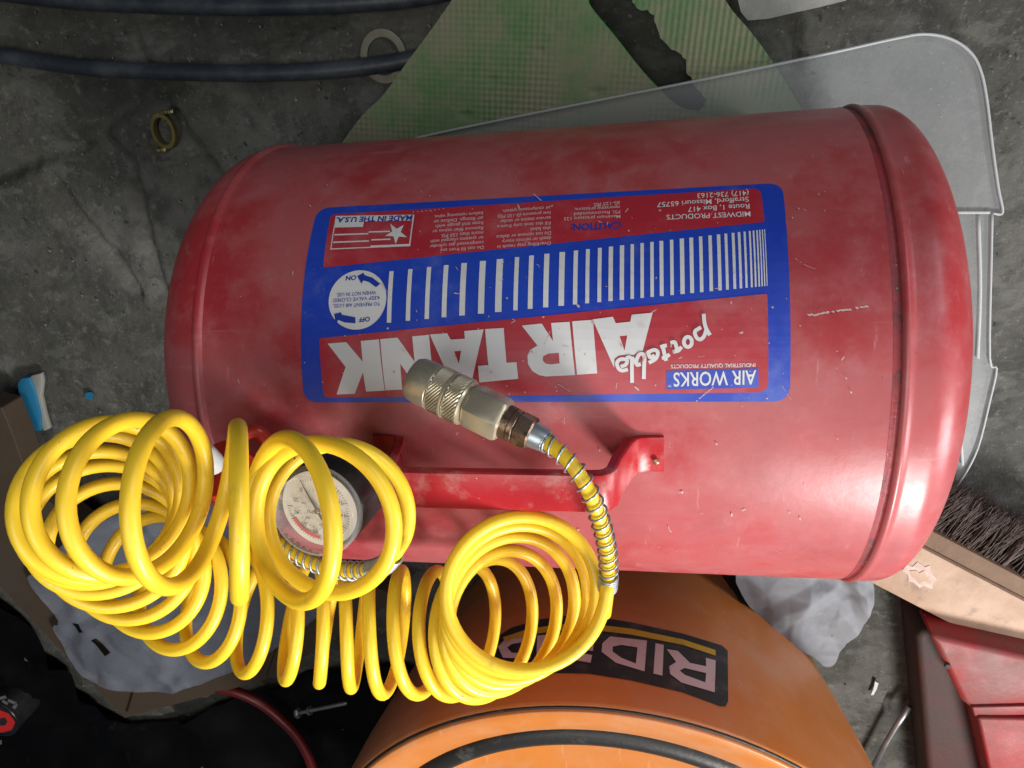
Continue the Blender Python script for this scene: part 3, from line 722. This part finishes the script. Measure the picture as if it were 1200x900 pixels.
# manifold body under the loops
m0 = dep(300, 575, .405); m1 = dep(405, 580, .41)
tube('manifold', [m0, m0.lerp(m1, .5), m1], .010, M['brass'], tank, 20)
mb = m0 + TW @ Vector((0, -.2, -1))*.02
lathe('manifold_stem', [(0, .009), (.03, .009)], mb, TW @ Vector((0, .2, 1)), M['brass'], tank, 6)
vp = dep(262, 548, .385)
lathe('valve_knob', [(-.012, .006), (-.008, .0150), (-.004, .0165), (.002, .0165), (.004, .015), (.005, .008)], dep(262, 552, .388), (RC @ Vector((-.25, .5, 1))), M['redplastic'], tank, 36,
      disp=lambda i, j: -.0015*(j % 6 < 2) if 0 < i < 5 else 0)
lathe('valve_cap', [(0, .0055), (.004, .0058), (.012, .0050), (.0145, .0042), (.0155, .002)], dep(252, 546, .376), (RC @ Vector((-.1, .75, .9))), M['whiteplastic'], tank, 20)
P = spline([list(dep(x, y, d)) for x, y, d in ((272,540,.388),(280,515,.385),(300,505,.385),(312,515,.388),(318,540,.392))], 8)
tube('red_lever', P, .0032, M['redplastic'], tank, 12)

# ------------------------------------------------------------------ yellow coiled hose
hose = thing('coiled_air_hose', 'bright yellow coiled air hose with spring guards and metal coupler draped over tank', 'air hose', dep(400, 700, .42))
HR = .0034
# turn, centre px, py, depth, radius mm, yaw, roll
KF = [
 (0.0, 402,600,.350,32, 20,  0),
 (1.0, 380,609,.305,31.0, 30,  0),
 (2.0, 342,609,.289,31.7, 62, 8),
 (3.0, 281,599,.285,31.6, 90, 10),
 (4.0, 206,586,.287,31.6, 117, 7),
 (5.0, 162,582,.293,31.5, 139, 4),
 (6.0, 134,584,.303,31.5, 153, 2),
 (7.0, 120,591,.317,31.5, 165, 0),
 (8.0, 118,604,.332,31.5, 176, 0),
 (9.0, 125,620,.346,32, 186, 5),
 (10.0,141,638,.360,32, 196, 10),
 (11.0,160,658,.373,32, 206, 16),
 (12.0,186,674,.384,32, 218, 20),
 (13.0,218,692,.392,32, 230, 20),
 (14.0,260,708,.398,32, 242, 17),
 (15.0,308,719,.402,32, 253, 12),
 (16.0,354,724,.405,32, 262, 8),
 (17.0,389,730,.407,32, 268, 4),
 (18.0,424,736,.408,32, 272, 0),
 (19.0,462,739,.409,32.5, 281, -3),
 (20.0,505,740,.408,33, 290, -6),
 (21.0,545,739,.404,34, 302, -8),
 (22.0,574,735,.398,35, 314, -8),
 (23.0,592,727,.391,36, 325, -6),
 (24.0,602,716,.385,37, 334, -4),
 (25.0,608,706,.378,38, 342, -2),
 (26.0,613,697,.370,39, 350, 0),
 (27.0,616,691,.363,40, 356, 0),
 (27.3,617,690,.361,40, 358, 0),
]
KF = np.array(KF)
def interp(t):
    i = int(np.searchsorted(KF[:, 0], t, 'right')-1); i = max(0, min(i, len(KF)-2))
    u = (t-KF[i, 0])/(KF[i+1, 0]-KF[i, 0]); p1, p2 = KF[i], KF[i+1]; p0 = KF[i-1] if i else 2*p1-p2; p3 = KF[i+2] if i+2 < len(KF) else 2*p2-p1
    return .5*((2*p1)+(-p0+p2)*u+(2*p0-5*p1+4*p2-p3)*u*u+(-p0+3*p1-3*p2+p3)*u**3)
def coilpt(t):
    k = interp(t); C = dep(k[1], k[2], k[3]); r = k[4]/1000; b = math.radians(k[5]) - math.atan((600-k[1])/FPX); g = math.radians(k[6])
    # camera space axes: x right, y up, z towards the lens
    Ux, Uz = math.cos(b), -math.sin(b)
    X = Vector((math.cos(g), -math.sin(g), 0)); Y = Vector((math.sin(g), math.cos(g), 0))
    Uc = X*Ux - Vector((0, 0, 1))*Uz; Vc = Y
    ph = 2*math.pi*t
    jit = 1+.02*math.sin(t*2.1)
    return C + RC @ (Uc*(r*jit*math.cos(ph)) + Vc*(r*jit*math.sin(ph)))
T0, T1 = -.085, 27.02
body = [np.array(coilpt(t)) for t in np.arange(T0+.03, T1, 1/56)]
# first end: from the tank fitting through the spring guard into turn 0
lead = spline([list(dep(x, y, d)) for x, y, d in ((300,585,.400),(309,607,.392),(322,628,.385),(350,650,.378),(385,665,.370),(420,669,.360),(447,664,.350),(462,650,.342))], 12)
lead0 = lead
join = spline([lead[-2], lead[-1], body[0], body[1]], 8)[8:16]
# last end: hooks up over the handle to the coupler
q_ = body[-1]
tailk = [(712,690,.372),(713,668,.362),(711,642,.352),(704,612,.343),(692,580,.336),(676,552,.335),(655,529,.338),(632,513,.343),(617,504,.346)]
tail3 = spline([list(dep(*k)) for k in tailk], 12)
# smooth transition between body end and the tail
Pn = spline([body[-6], body[-1], list(dep(708,722,.384)) , tail3[0], tail3[12]], 10)[10:30]
fullpath = np.vstack([lead[:-1], join, np.array(body), Pn, tail3[0:]])
# relax tiny kinks
for _ in range(6):
    fullpath[1:-1] = .25*fullpath[:-2]+.5*fullpath[1:-1]+.25*fullpath[2:]
tube('hose_tube', fullpath, HR, M['yellow'], hose, 16)
def spring_on(path, r, pitch_fn, wire, name='spring_guard'):
    P, T, N, B = frames(path); L_ = np.concatenate([[0], np.cumsum(np.linalg.norm(np.diff(P, axis=0), axis=1))])
    out = []; s = 0; ph = 0
    while s < L_[-1]:
        i = min(np.searchsorted(L_, s, 'right')-1, len(P)-2); u = (s-L_[i])/(L_[i+1]-L_[i])
        c = P[i]*(1-u)+P[i+1]*u; n_ = N[i]*(1-u)+N[i+1]*u; b_ = B[i]*(1-u)+B[i+1]*u
        rr = r(s/L_[-1]) if callable(r) else r
        out.append(c+(n_*math.cos(ph)+b_*math.sin(ph))*rr)
        ds = pitch_fn(s/L_[-1])/14; s += ds; ph += 2*math.pi/14
    return tube(name, out, wire, M['spring'], hose, 7)
W_ = .0006
spring_on(tail3, lambda u: HR+.0011+.0004*max(0, (u-.86)/.14), lambda u: .00135 if u < .10 or u > .88 else .0056, W_)
spring_on(lead0[6:], HR+.0011, lambda u: .00135 if u > .80 else .0046, W_)
# coupler: tip - knurled sleeve - hex body - bronze nut - ferrule
e1 = dep(632, 513, .343); e0 = dep(484, 442, .362); ax = (e0-e1).normalized(); L_ = (e0-e1).length
cp = lambda u: e1
def C_(name, prof, m, seg=48, **k): return lathe(name, [(h*L_, r) for h, r in prof], e1, ax, M[m], hose, seg, **k)
coup = C_('coupler_tip', [(.80, .0100), (.82, .0112), (.90, .0113), (.965, .0108), (.99, .0100), (1.0, .0085), (1.0, .0065), (.96, .0060)], 'nickel')
def knurl(i, j): return .00075*((1 if (i+j) % 2 else -1)*.5) if 0 < i < 11 else 0
hs = np.linspace(0, 1, 12)
C_('knurled_sleeve', [(.565, .0098)]+[(.57+.115*h, .0113) for h in hs[:-1]]+[(.686, .0104)], 'knurl', 60, disp=knurl, smooth=False)
C_('sleeve_groove', [(.684, .0110), (.688, .0117), (.70, .0117), (.704, .0110)], 'nickel')
C_('knurled_sleeve', [(.702, .0104)]+[(.704+.115*h, .0113) for h in hs[:-1]]+[(.822, .0104)], 'knurl', 60, disp=knurl, smooth=False)
C_('sleeve_ring', [(.545, .0090), (.55, .0108), (.562, .0113), (.568, .0110)], 'nickel')
C_('hex_body', [(.255, .0080), (.27, .0100), (.29, .0106), (.50, .0106), (.53, .0100), (.548, .0085)], 'nickel', 48, hexa=True)
C_('bronze_collar', [(.165, .0076), (.17, .0080), (.20, .0082), (.203, .0075), (.208, .0075), (.211, .0083), (.257, .0084), (.262, .0080)], 'darkbrass')
C_('hose_nut', [(.05, .0068), (.06, .0078), (.155, .0080), (.168, .0072)], 'darkbrass', 48, hexa=True)
C_('ferrule', [(-.06, .0050), (-.04, .0056), (.052, .0062)], 'spring')

# ------------------------------------------------------------------ orange shop vacuum behind the tank
zc = .215
vx, vy, vr = -.002, -.524, .267
vac = thing('shop_vacuum', 'orange plastic shop vacuum with black nameplate standing below the tank', 'shop vacuum', (vx, vy, 0))
prof = [(0, .84), (.05, .87), (.10, .915), (.15, .955), (.20, .985), (.235, 1.0), (.255, 1.003), (.266, 1.0), (.2665, .993), (.270, .988), (.270, .97), (.262, .90), (.250, .82), (.240, .76), (.234, .70), (.231, .5), (.231, .02)]
V = []; F = []; seg = 144
pr = []
for i in range(len(prof)-1):
    for t in (0, .34, .67): pr.append((prof[i][0]*(1-t)+prof[i+1][0]*t, prof[i][1]*(1-t)+prof[i+1][1]*t))
pr.append(prof[-1])
for h, r in pr:
    for j in range(seg):
        a = 2*math.pi*j/seg; V.append((vx+vr*r*math.cos(a), vy+vr*r*math.sin(a), h))
for i in range(len(pr)-1):
    for j in range(seg):
        kk = (j+1) % seg; F.append((i*seg+j, i*seg+kk, (i+1)*seg+kk, (i+1)*seg+j))
F.append(tuple(range((len(pr)-1)*seg, len(pr)*seg)))
shell = mesh('motor_cover', V, F, M['orange'], vac)
bvh = BVHTree.FromPolygons([Vector(v) for v in V], F)
# black ring and seam
def ringtube(name, r, h, tr, m, flat=1.0):
    V = []; F = []; n = 120; s_ = 14
    for j in range(n):
        a = 2*math.pi*j/n
        for q in range(s_):
            b = 2*math.pi*q/s_; V.append((vx+(vr*r+tr*math.cos(b))*math.cos(a), vy+(vr*r+tr*math.cos(b))*math.sin(a), h+tr*flat*math.sin(b)))
    for j in range(n):
        for q in range(s_): F.append((j*s_+q, ((j+1) % n)*s_+q, ((j+1) % n)*s_+(q+1) % s_, j*s_+(q+1) % s_))
    mesh(name, V, F, m, vac)
ringtube('rubber_ring', .82, .2475, .0115, M['rubber'])
ringtube('lid_seam', .994, .2670, .0011, M['rubber'])
def decal(name, pts, holes, off, m, parent, step=9):
    bm = bmesh.new()
    def addloop(l):
        vs = [bm.verts.new((x, y, 0)) for x, y in l]; return [bm.edges.new((vs[i], vs[(i+1) % len(vs)])) for i in range(len(vs))]
    es = addloop(pts)
    for h in holes: es += addloop(h)
    bmesh.ops.triangle_fill(bm, use_beauty=True, edges=es)
    xs_ = [v.co.x for v in bm.verts]; ys_ = [v.co.y for v in bm.verts]
    for lo, hi, ax_ in ((min(xs_), max(xs_), (1, 0, 0)), (min(ys_), max(ys_), (0, 1, 0))):
        t = lo+step
        while t < hi:
            bmesh.ops.bisect_plane(bm, geom=bm.verts[:]+bm.edges[:]+bm.faces[:], dist=1e-5, plane_co=(t*ax_[0], t*ax_[1], 0), plane_no=ax_); t += step
    bad = []
    for v in bm.verts:
        h, nn_, _, _ = bvh.ray_cast(CP, ray(v.co.x, v.co.y))
        if h is None: bad.append(v); continue
        if nn_.dot(CP-h) < 0: nn_ = -nn_
        v.co = h + nn_*off
    if bad: bmesh.ops.delete(bm, geom=bad, context='VERTS')
    return bmobj(name, bm, m, parent, True)
plate = decal('nameplate', [(575,752),(600,736),(630,727),(665,722),(700,723.5),(740,730),(800,743),(846,757),(852.5,763),(853,822),(850,828.5),(843,828),(800,812),(740,798),(690,790),(640,789),(600,797),(575,800)], [], .0006, M['plate'], vac)
decal('yellow_line', [(590,748),(620,738),(655,733),(690,732),(740,738),(800,750.5),(838,763),(838,769.5),(800,757),(740,745),(690,739),(655,740),(622,745),(592,754)], [], .0011, M['yellow_print'], plate)
GL = [([(758,752),(715,747),(706,755),(705,765),(722,778),(755,788)], [[(747,760),(728,757),(718,759),(718,765),(728,772),(745,779)]]),
      ([(768,755),(777.5,757),(776,793),(765.5,790.5)], []),
      ([(838,775),(837,812.5),(798,801),(785,791),(784,782),(792,777),(781,762),(794,764),(808,778),(827,782),(826.5,772)], [[(827,790),(802,784),(796,787),(802,792),(826,801)]]),
      ([(697,746),(662,744),(648,751),(646,762),(658,772),(692,778),(694,769),(664,763),(658,758),(664,752),(684,753),(684,758),(672,757),(671,762),(695,764)], []),
      ([(640,745),(630,746),(629,771),(639,770)], []), ([(622,747),(592,751),(584,759),(590,772),(622,773)], [[(612,754),(600,756),(595,760),(600,766),(612,767)]])]
for p, h in GL: decal('letter', p, h, .0011, M['grey_print'], plate)

# ------------------------------------------------------------------ crumpled grey rag between vacuum and broom
def crumple(name, pxs, z0, amp, m, label, cat, res=46, fr=28, seed=0, parent=None, th=.0008, holes=()):
    out = smoothpoly([tuple(at(x, y, z0).to_2d()) for x, y in pxs], 3)
    hz = [[tuple(at(x, y, z0).to_2d()) for x, y in h] for h in holes]
    xs = [p[0] for p in out]; ys = [p[1] for p in out]; bm = bmesh.new(); g = {}
    X = np.linspace(min(xs), max(xs), res); Y = np.linspace(min(ys), max(ys), res)
    def z(x, y):
        wx = noise.noise(Vector((x*fr, y*fr, seed)))*.035; wy = noise.noise(Vector((x*fr, y*fr, seed+7)))*.035; h = 0
        for q in range(6):
            a = seed*1.7+q*1.13; f = (9+6.5*q)*fr/16; u = ((x+wx)*math.cos(a)+(y+wy)*math.sin(a))*f+q*.37
            h += (abs(u-math.floor(u)-.5)*2)*(1, .75, .55, .4, .25, .18)[q]
        return z0 + amp*(h-1.5)*.8
    I = {(i, j): inside((X[i], Y[j]), out) and not any(inside((X[i], Y[j]), h) for h in hz) for i in range(res) for j in range(res)}
    for i in range(res-1):
        for j in range(res-1):
            if I[i, j] and I[i+1, j] and I[i, j+1] and I[i+1, j+1]:
                f = []
                for q in ((i, j), (i+1, j), (i+1, j+1), (i, j+1)):
                    if q not in g: g[q] = bm.verts.new((X[q[0]], Y[q[1]], 0))
                    f.append(g[q])
                bm.faces.new(f)
    st_ = max(X[1]-X[0], Y[1]-Y[0])
    for v in bm.verts:
        if v.is_boundary:
            for poly in [out]+hz:
                d, c = near(v.co.to_2d(), poly)
                if d < st_*1.6: v.co.x, v.co.y = c.x, c.y; break
    for v in bm.verts: v.co.z = z(v.co.x, v.co.y)
    geom = bmesh.ops.solidify(bm, geom=bm.faces[:], thickness=th)
    o = bmobj(name, bm, m, parent, True)
    if label: tag(o, label, cat)
    return o
crumple('rag', [(862,672),(905,640),(985,640),(1022,676),(1018,712),(1003,745),(985,772),(972,788),(950,768),(915,745),(880,715)], .075, .012, M['cloth'], 'crumpled dirty grey rag wedged between the orange vacuum and the tank end', 'rag', 90, 14, 3)
crumple('black_sheet', [(820,640),(900,640),(935,676),(905,705),(880,715),(860,690)], .06, .010, M['void'], 'near-black sheet showing between tank, orange vacuum and grey rag', 'plastic scrap', 30, 22, 9)  # near-black sheet in the gap between tank, vacuum and rag

# ------------------------------------------------------------------ push broom
br = thing('push_broom', 'raw wooden push broom head with dark brown bristles beside the tank end', 'broom', at(1150,700))
bz0, bz1 = .030, .075
a = at(1022, 684, bz1); b = at(1225, 789, bz1); dirv = (b-a); dirv.z = 0; dl = dirv.length; dirv.normalize(); nv = Vector((-dirv.y, dirv.x, 0))
bw = (at(1200, 683, bz1)-a).dot(nv)
bm = bmesh.new(); A0 = a-dirv*.02
A0.z = bz0
prism(bm, [A0, A0+dirv*(dl+.1), A0+dirv*(dl+.1)+nv*bw*.78, A0+nv*bw*.78], (0, 0, bz1-bz0)); bevel(bm, .002)
bmobj('block', bm, M['wood'], br, True); autosmooth(br.children[-1] if br.children else COL.objects[-1])
bm = bmesh.new(); A1 = A0+nv*(bw*.78+.0003)
prism(bm, [A1, A1+dirv*(dl+.1), A1+dirv*(dl+.1)+nv*bw*.24, A1+nv*bw*.24], (0, 0, bz1-bz0-.004)); bevel(bm, .003)
autosmooth(bmobj('worn_edge', bm, M['wooddark'], br, True))
V = []; F = []
for row in range(5):
    for i in range(420):
        u = rnd()*(dl+.08); base = A1+dirv*u+nv*bw*.23+Vector((0, 0, .006+row*.007+rnd()*.004))
        base += dirv*.004*math.sin(u*330)
        L_ = .034+.012*rnd(); d = (nv+dirv*(rnd()-.5)*.5+Vector((0, 0, (rnd()-.5)*.35))).normalized()
        P = [base, base+d*L_*.5, base+d*L_+dirv*(rnd()-.5)*.01]
        v, f = tube_data([tuple(p) for p in P], [.0005, .00045, .0003], 4, False); o_ = len(V); V += [tuple(x) for x in v]; F += [tuple(x+o_ for x in q) for q in f]
o = mesh('bristles', V, F, M['bristle'], br); o['kind'] = 'stuff'
# torn paper remnant on the wood
bm = bmesh.new()
def scrapz(pts, z, m, name, parent, label=None, th=.0004):
    bm = bmesh.new(); prism(bm, [at(x+rnd()*1.5, y+rnd()*1.5, z) for x, y in pts], (0, 0, th)); return bmobj(name, bm, m, parent)
M['stickpaper'] = mat('torn_sticker', (.42, .33, .28), .6, var=(.3, .12, .1), vscale=120)
scrapz([(1056,668),(1062,661),(1068,664),(1074,658),(1083,663),(1089,662),(1091,671),(1098,678),(1093,681),(1092,689),(1082,685),(1076,688),(1070,681),(1063,680),(1064,673)], bz1+.0002, M['stickpaper'], 'sticker_remnant', br)
scrapz([(1066,668),(1073,667),(1077,671),(1082,668),(1086,674),(1090,682),(1081,680),(1077,683),(1072,676),(1068,675)], bz1+.0008, M['wood'], 'sticker_gap', br)

# ------------------------------------------------------------------ red metal tool box bottom right
rb = thing('red_tool_box', 'grimy red metal box with a raised brighter block in the bottom right corner', 'metal box', at(1130,820))
def slab(name, px, ztop, z0, m, bw):
    bm = bmesh.new(); P = [at(x, y, ztop) for x, y in px]; prism(bm, [Vector((p.x, p.y, z0)) for p in P], (0, 0, ztop-z0)); bevel(bm, bw, 3)
    return autosmooth(bmobj(name, bm, m, rb, True))
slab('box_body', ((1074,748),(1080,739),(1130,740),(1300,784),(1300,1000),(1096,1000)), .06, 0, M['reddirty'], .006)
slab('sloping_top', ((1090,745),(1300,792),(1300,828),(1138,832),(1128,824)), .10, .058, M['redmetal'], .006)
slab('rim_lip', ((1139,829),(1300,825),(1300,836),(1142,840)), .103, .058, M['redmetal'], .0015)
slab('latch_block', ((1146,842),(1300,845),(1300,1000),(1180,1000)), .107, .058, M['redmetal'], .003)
lathe('rivet', [(0, .003), (.0015, .0028), (.0022, .0015)], at(1110,780,.1002), (0, 0, 1), M['reddirty'], rb, 14)

# thin grey rod and white paper scrap on the floor between vacuum and box
rod = tube('metal_rod', [list(at(x, y, .02)) for x, y in ((1020,905),(1040,868),(1052,848),(1066,828))], .0032, M['steel'], seg=10)
tag(rod, 'thin dull grey rod leaning beside the red metal box', 'rod')
bm = bmesh.new(); P = [(1025,797),(1029,799),(1027,806),(1023,813),(1020,813),(1023,806)]
prism(bm, [at(x, y, .002) for x, y in P], (0, 0, .002)); tag(bmobj('paper_scrap', bm, M['whiteplastic']), 'tiny curled white scrap on the dark floor right of the vacuum', 'scrap')

# ------------------------------------------------------------------ left side: cardboard, clear packaging, blue wrapper
cz = .05
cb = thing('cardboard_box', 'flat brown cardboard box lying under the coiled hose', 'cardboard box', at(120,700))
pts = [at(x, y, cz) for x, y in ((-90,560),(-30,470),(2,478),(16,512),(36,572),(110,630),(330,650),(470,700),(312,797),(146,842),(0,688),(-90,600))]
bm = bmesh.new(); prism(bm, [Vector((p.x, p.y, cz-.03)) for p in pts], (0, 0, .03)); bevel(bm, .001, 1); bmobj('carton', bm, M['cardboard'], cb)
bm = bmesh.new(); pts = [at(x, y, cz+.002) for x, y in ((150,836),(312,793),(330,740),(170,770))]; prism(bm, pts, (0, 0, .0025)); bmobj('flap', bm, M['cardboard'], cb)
crumple('plastic_packaging', [(33,680),(45,668),(120,600),(250,560),(330,620),(400,690),(330,755),(290,778),(262,792),(205,812),(160,812),(108,800),(80,775),(60,738),(68,728)], cz+.012, .007, M['bag'],
        'crumpled grey clear plastic packaging with slots on the cardboard', 'packaging', 130, 12, 5, th=.0006,
        holes=([(85,730),(92,731),(98,740),(92,742)], [(107,750),(112,748),(130,764),(125,767)]))
bw_ = thing('blue_wrapper', 'small blue and white wrapper lying on the concrete left of the tank', 'wrapper', at(40,470))
bm = bmesh.new(); prism(bm, [at(x, y, .004) for x, y in ((26,446),(30,440),(40,439),(46,455),(53,484),(53,502),(46,502),(36,494),(28,465))], (0, 0, .008)); bevel(bm, .002); autosmooth(bmobj('blue_side', bm, M['bluep'], bw_, True))
bm = bmesh.new(); prism(bm, [at(x, y, .003) for x, y in ((40,438),(52,435),(54,445),(52,462),(57,484),(62,500),(55,503),(48,480),(44,455))], (0, 0, .006)); bevel(bm, .0015); autosmooth(bmobj('white_side', bm, M['paper'], bw_, True))
bm = bmesh.new(); prism(bm, [at(x, y, .002) for x, y in ((101,460),(107,459),(111,463),(107,468),(101,467))], (0, 0, .001)); tag(bmobj('blue_fleck', bm, M['bluep']), 'tiny blue fleck of plastic on the concrete right of the wrapper', 'scrap')

# ------------------------------------------------------------------ invented near-black sheet keeping the unlit corner dark, round tin, cable, bolt
crumple('unlit_corner_sheet', [(-140,640),(0,700),(146,850),(312,805),(470,780),(560,860),(560,1020),(-140,1040)], .012, .02, M['void'], 'crumpled near-black sheet standing in for the unlit bottom left corner', 'dark sheet', 60, 12, 2)
tin = thing('round_tin', 'black round tin lid with a red emblem cut by the left edge', 'tin', at(-5,840,.04))
tc_ = at(-5, 842, .05); lathe('lid', [(-.045, .034), (-.002, .034), (0, .0325), (0, .001)], tc_, (0, 0, 1), M['black'], tin, 48)
lathe('lid_ring', [(-.001, .0342), (.0012, .0342), (.0012, .0325), (-.001, .0325)], tc_, (0, 0, 1), M['black'], tin, 48)
M['tinred'] = mat('tin_red_print', (.55, .02, .02), .4); M['tingrey'] = mat('tin_grey_print', (.12, .12, .13), .4)
def flat(name, pts, z, m, parent, th=.0003):
    bm = bmesh.new(); prism(bm, [at(x, y, z) for x, y in pts], (0, 0, th)); return bmobj(name, bm, m, parent)
flat('emblem', [(-14,835),(0,832),(10,836),(18,846),(14,855),(4,858),(-8,858),(-16,850)], .0503, M['tinred'], tin)
flat('emblem_mark', [(0,842),(6,841),(9,846),(6,850),(0,850)], .0507, M['black'], tin)
for p in ([(-2,817),(6,815),(8,818),(0,820)], [(4,820),(10,824),(8,826),(2,822)], [(10,819),(20,823),(18,826),(9,822)], [(14,829),(18,831),(21,826),(18,824)], [(-3,868),(2,867),(2,872),(-3,873)]):
    flat('print_stroke', p, .0503, M['tingrey'], tin)
P = spline([list(at(x, y, z)) for x, y, z in ((255,806,.045),(280,812,.045),(305,824,.045),(328,842,.043),(350,866,.04),(366,900,.04),(372,940,.04))], 10)
tag(tube('red_cable', P, .0065, M['redcable'], seg=12), 'dark red cable curving over the near-black corner sheet', 'cable')
bo = thing('bolt', 'dull steel bolt lying in the dark below the coiled hose', 'bolt', at(370,835,.045))
b0 = at(347,836,.047); b1 = at(415,822,.047); bx_ = (b1-b0)
lathe('bolt_head', [(0, .005), (.0015, .0066), (.0045, .0066), (.006, .005)], b0, bx_, M['steel'], bo, 24, hexa=True)
lathe('shank', [(.006, .0026), (bx_.length*.85, .0026), (bx_.length*.88, .0018)], b0, bx_, M['steel'], bo, 16)
lathe('collar', [(.020, .003), (.0205, .0058), (.0235, .0058), (.024, .003)], b0, bx_, M['steel'], bo, 20)
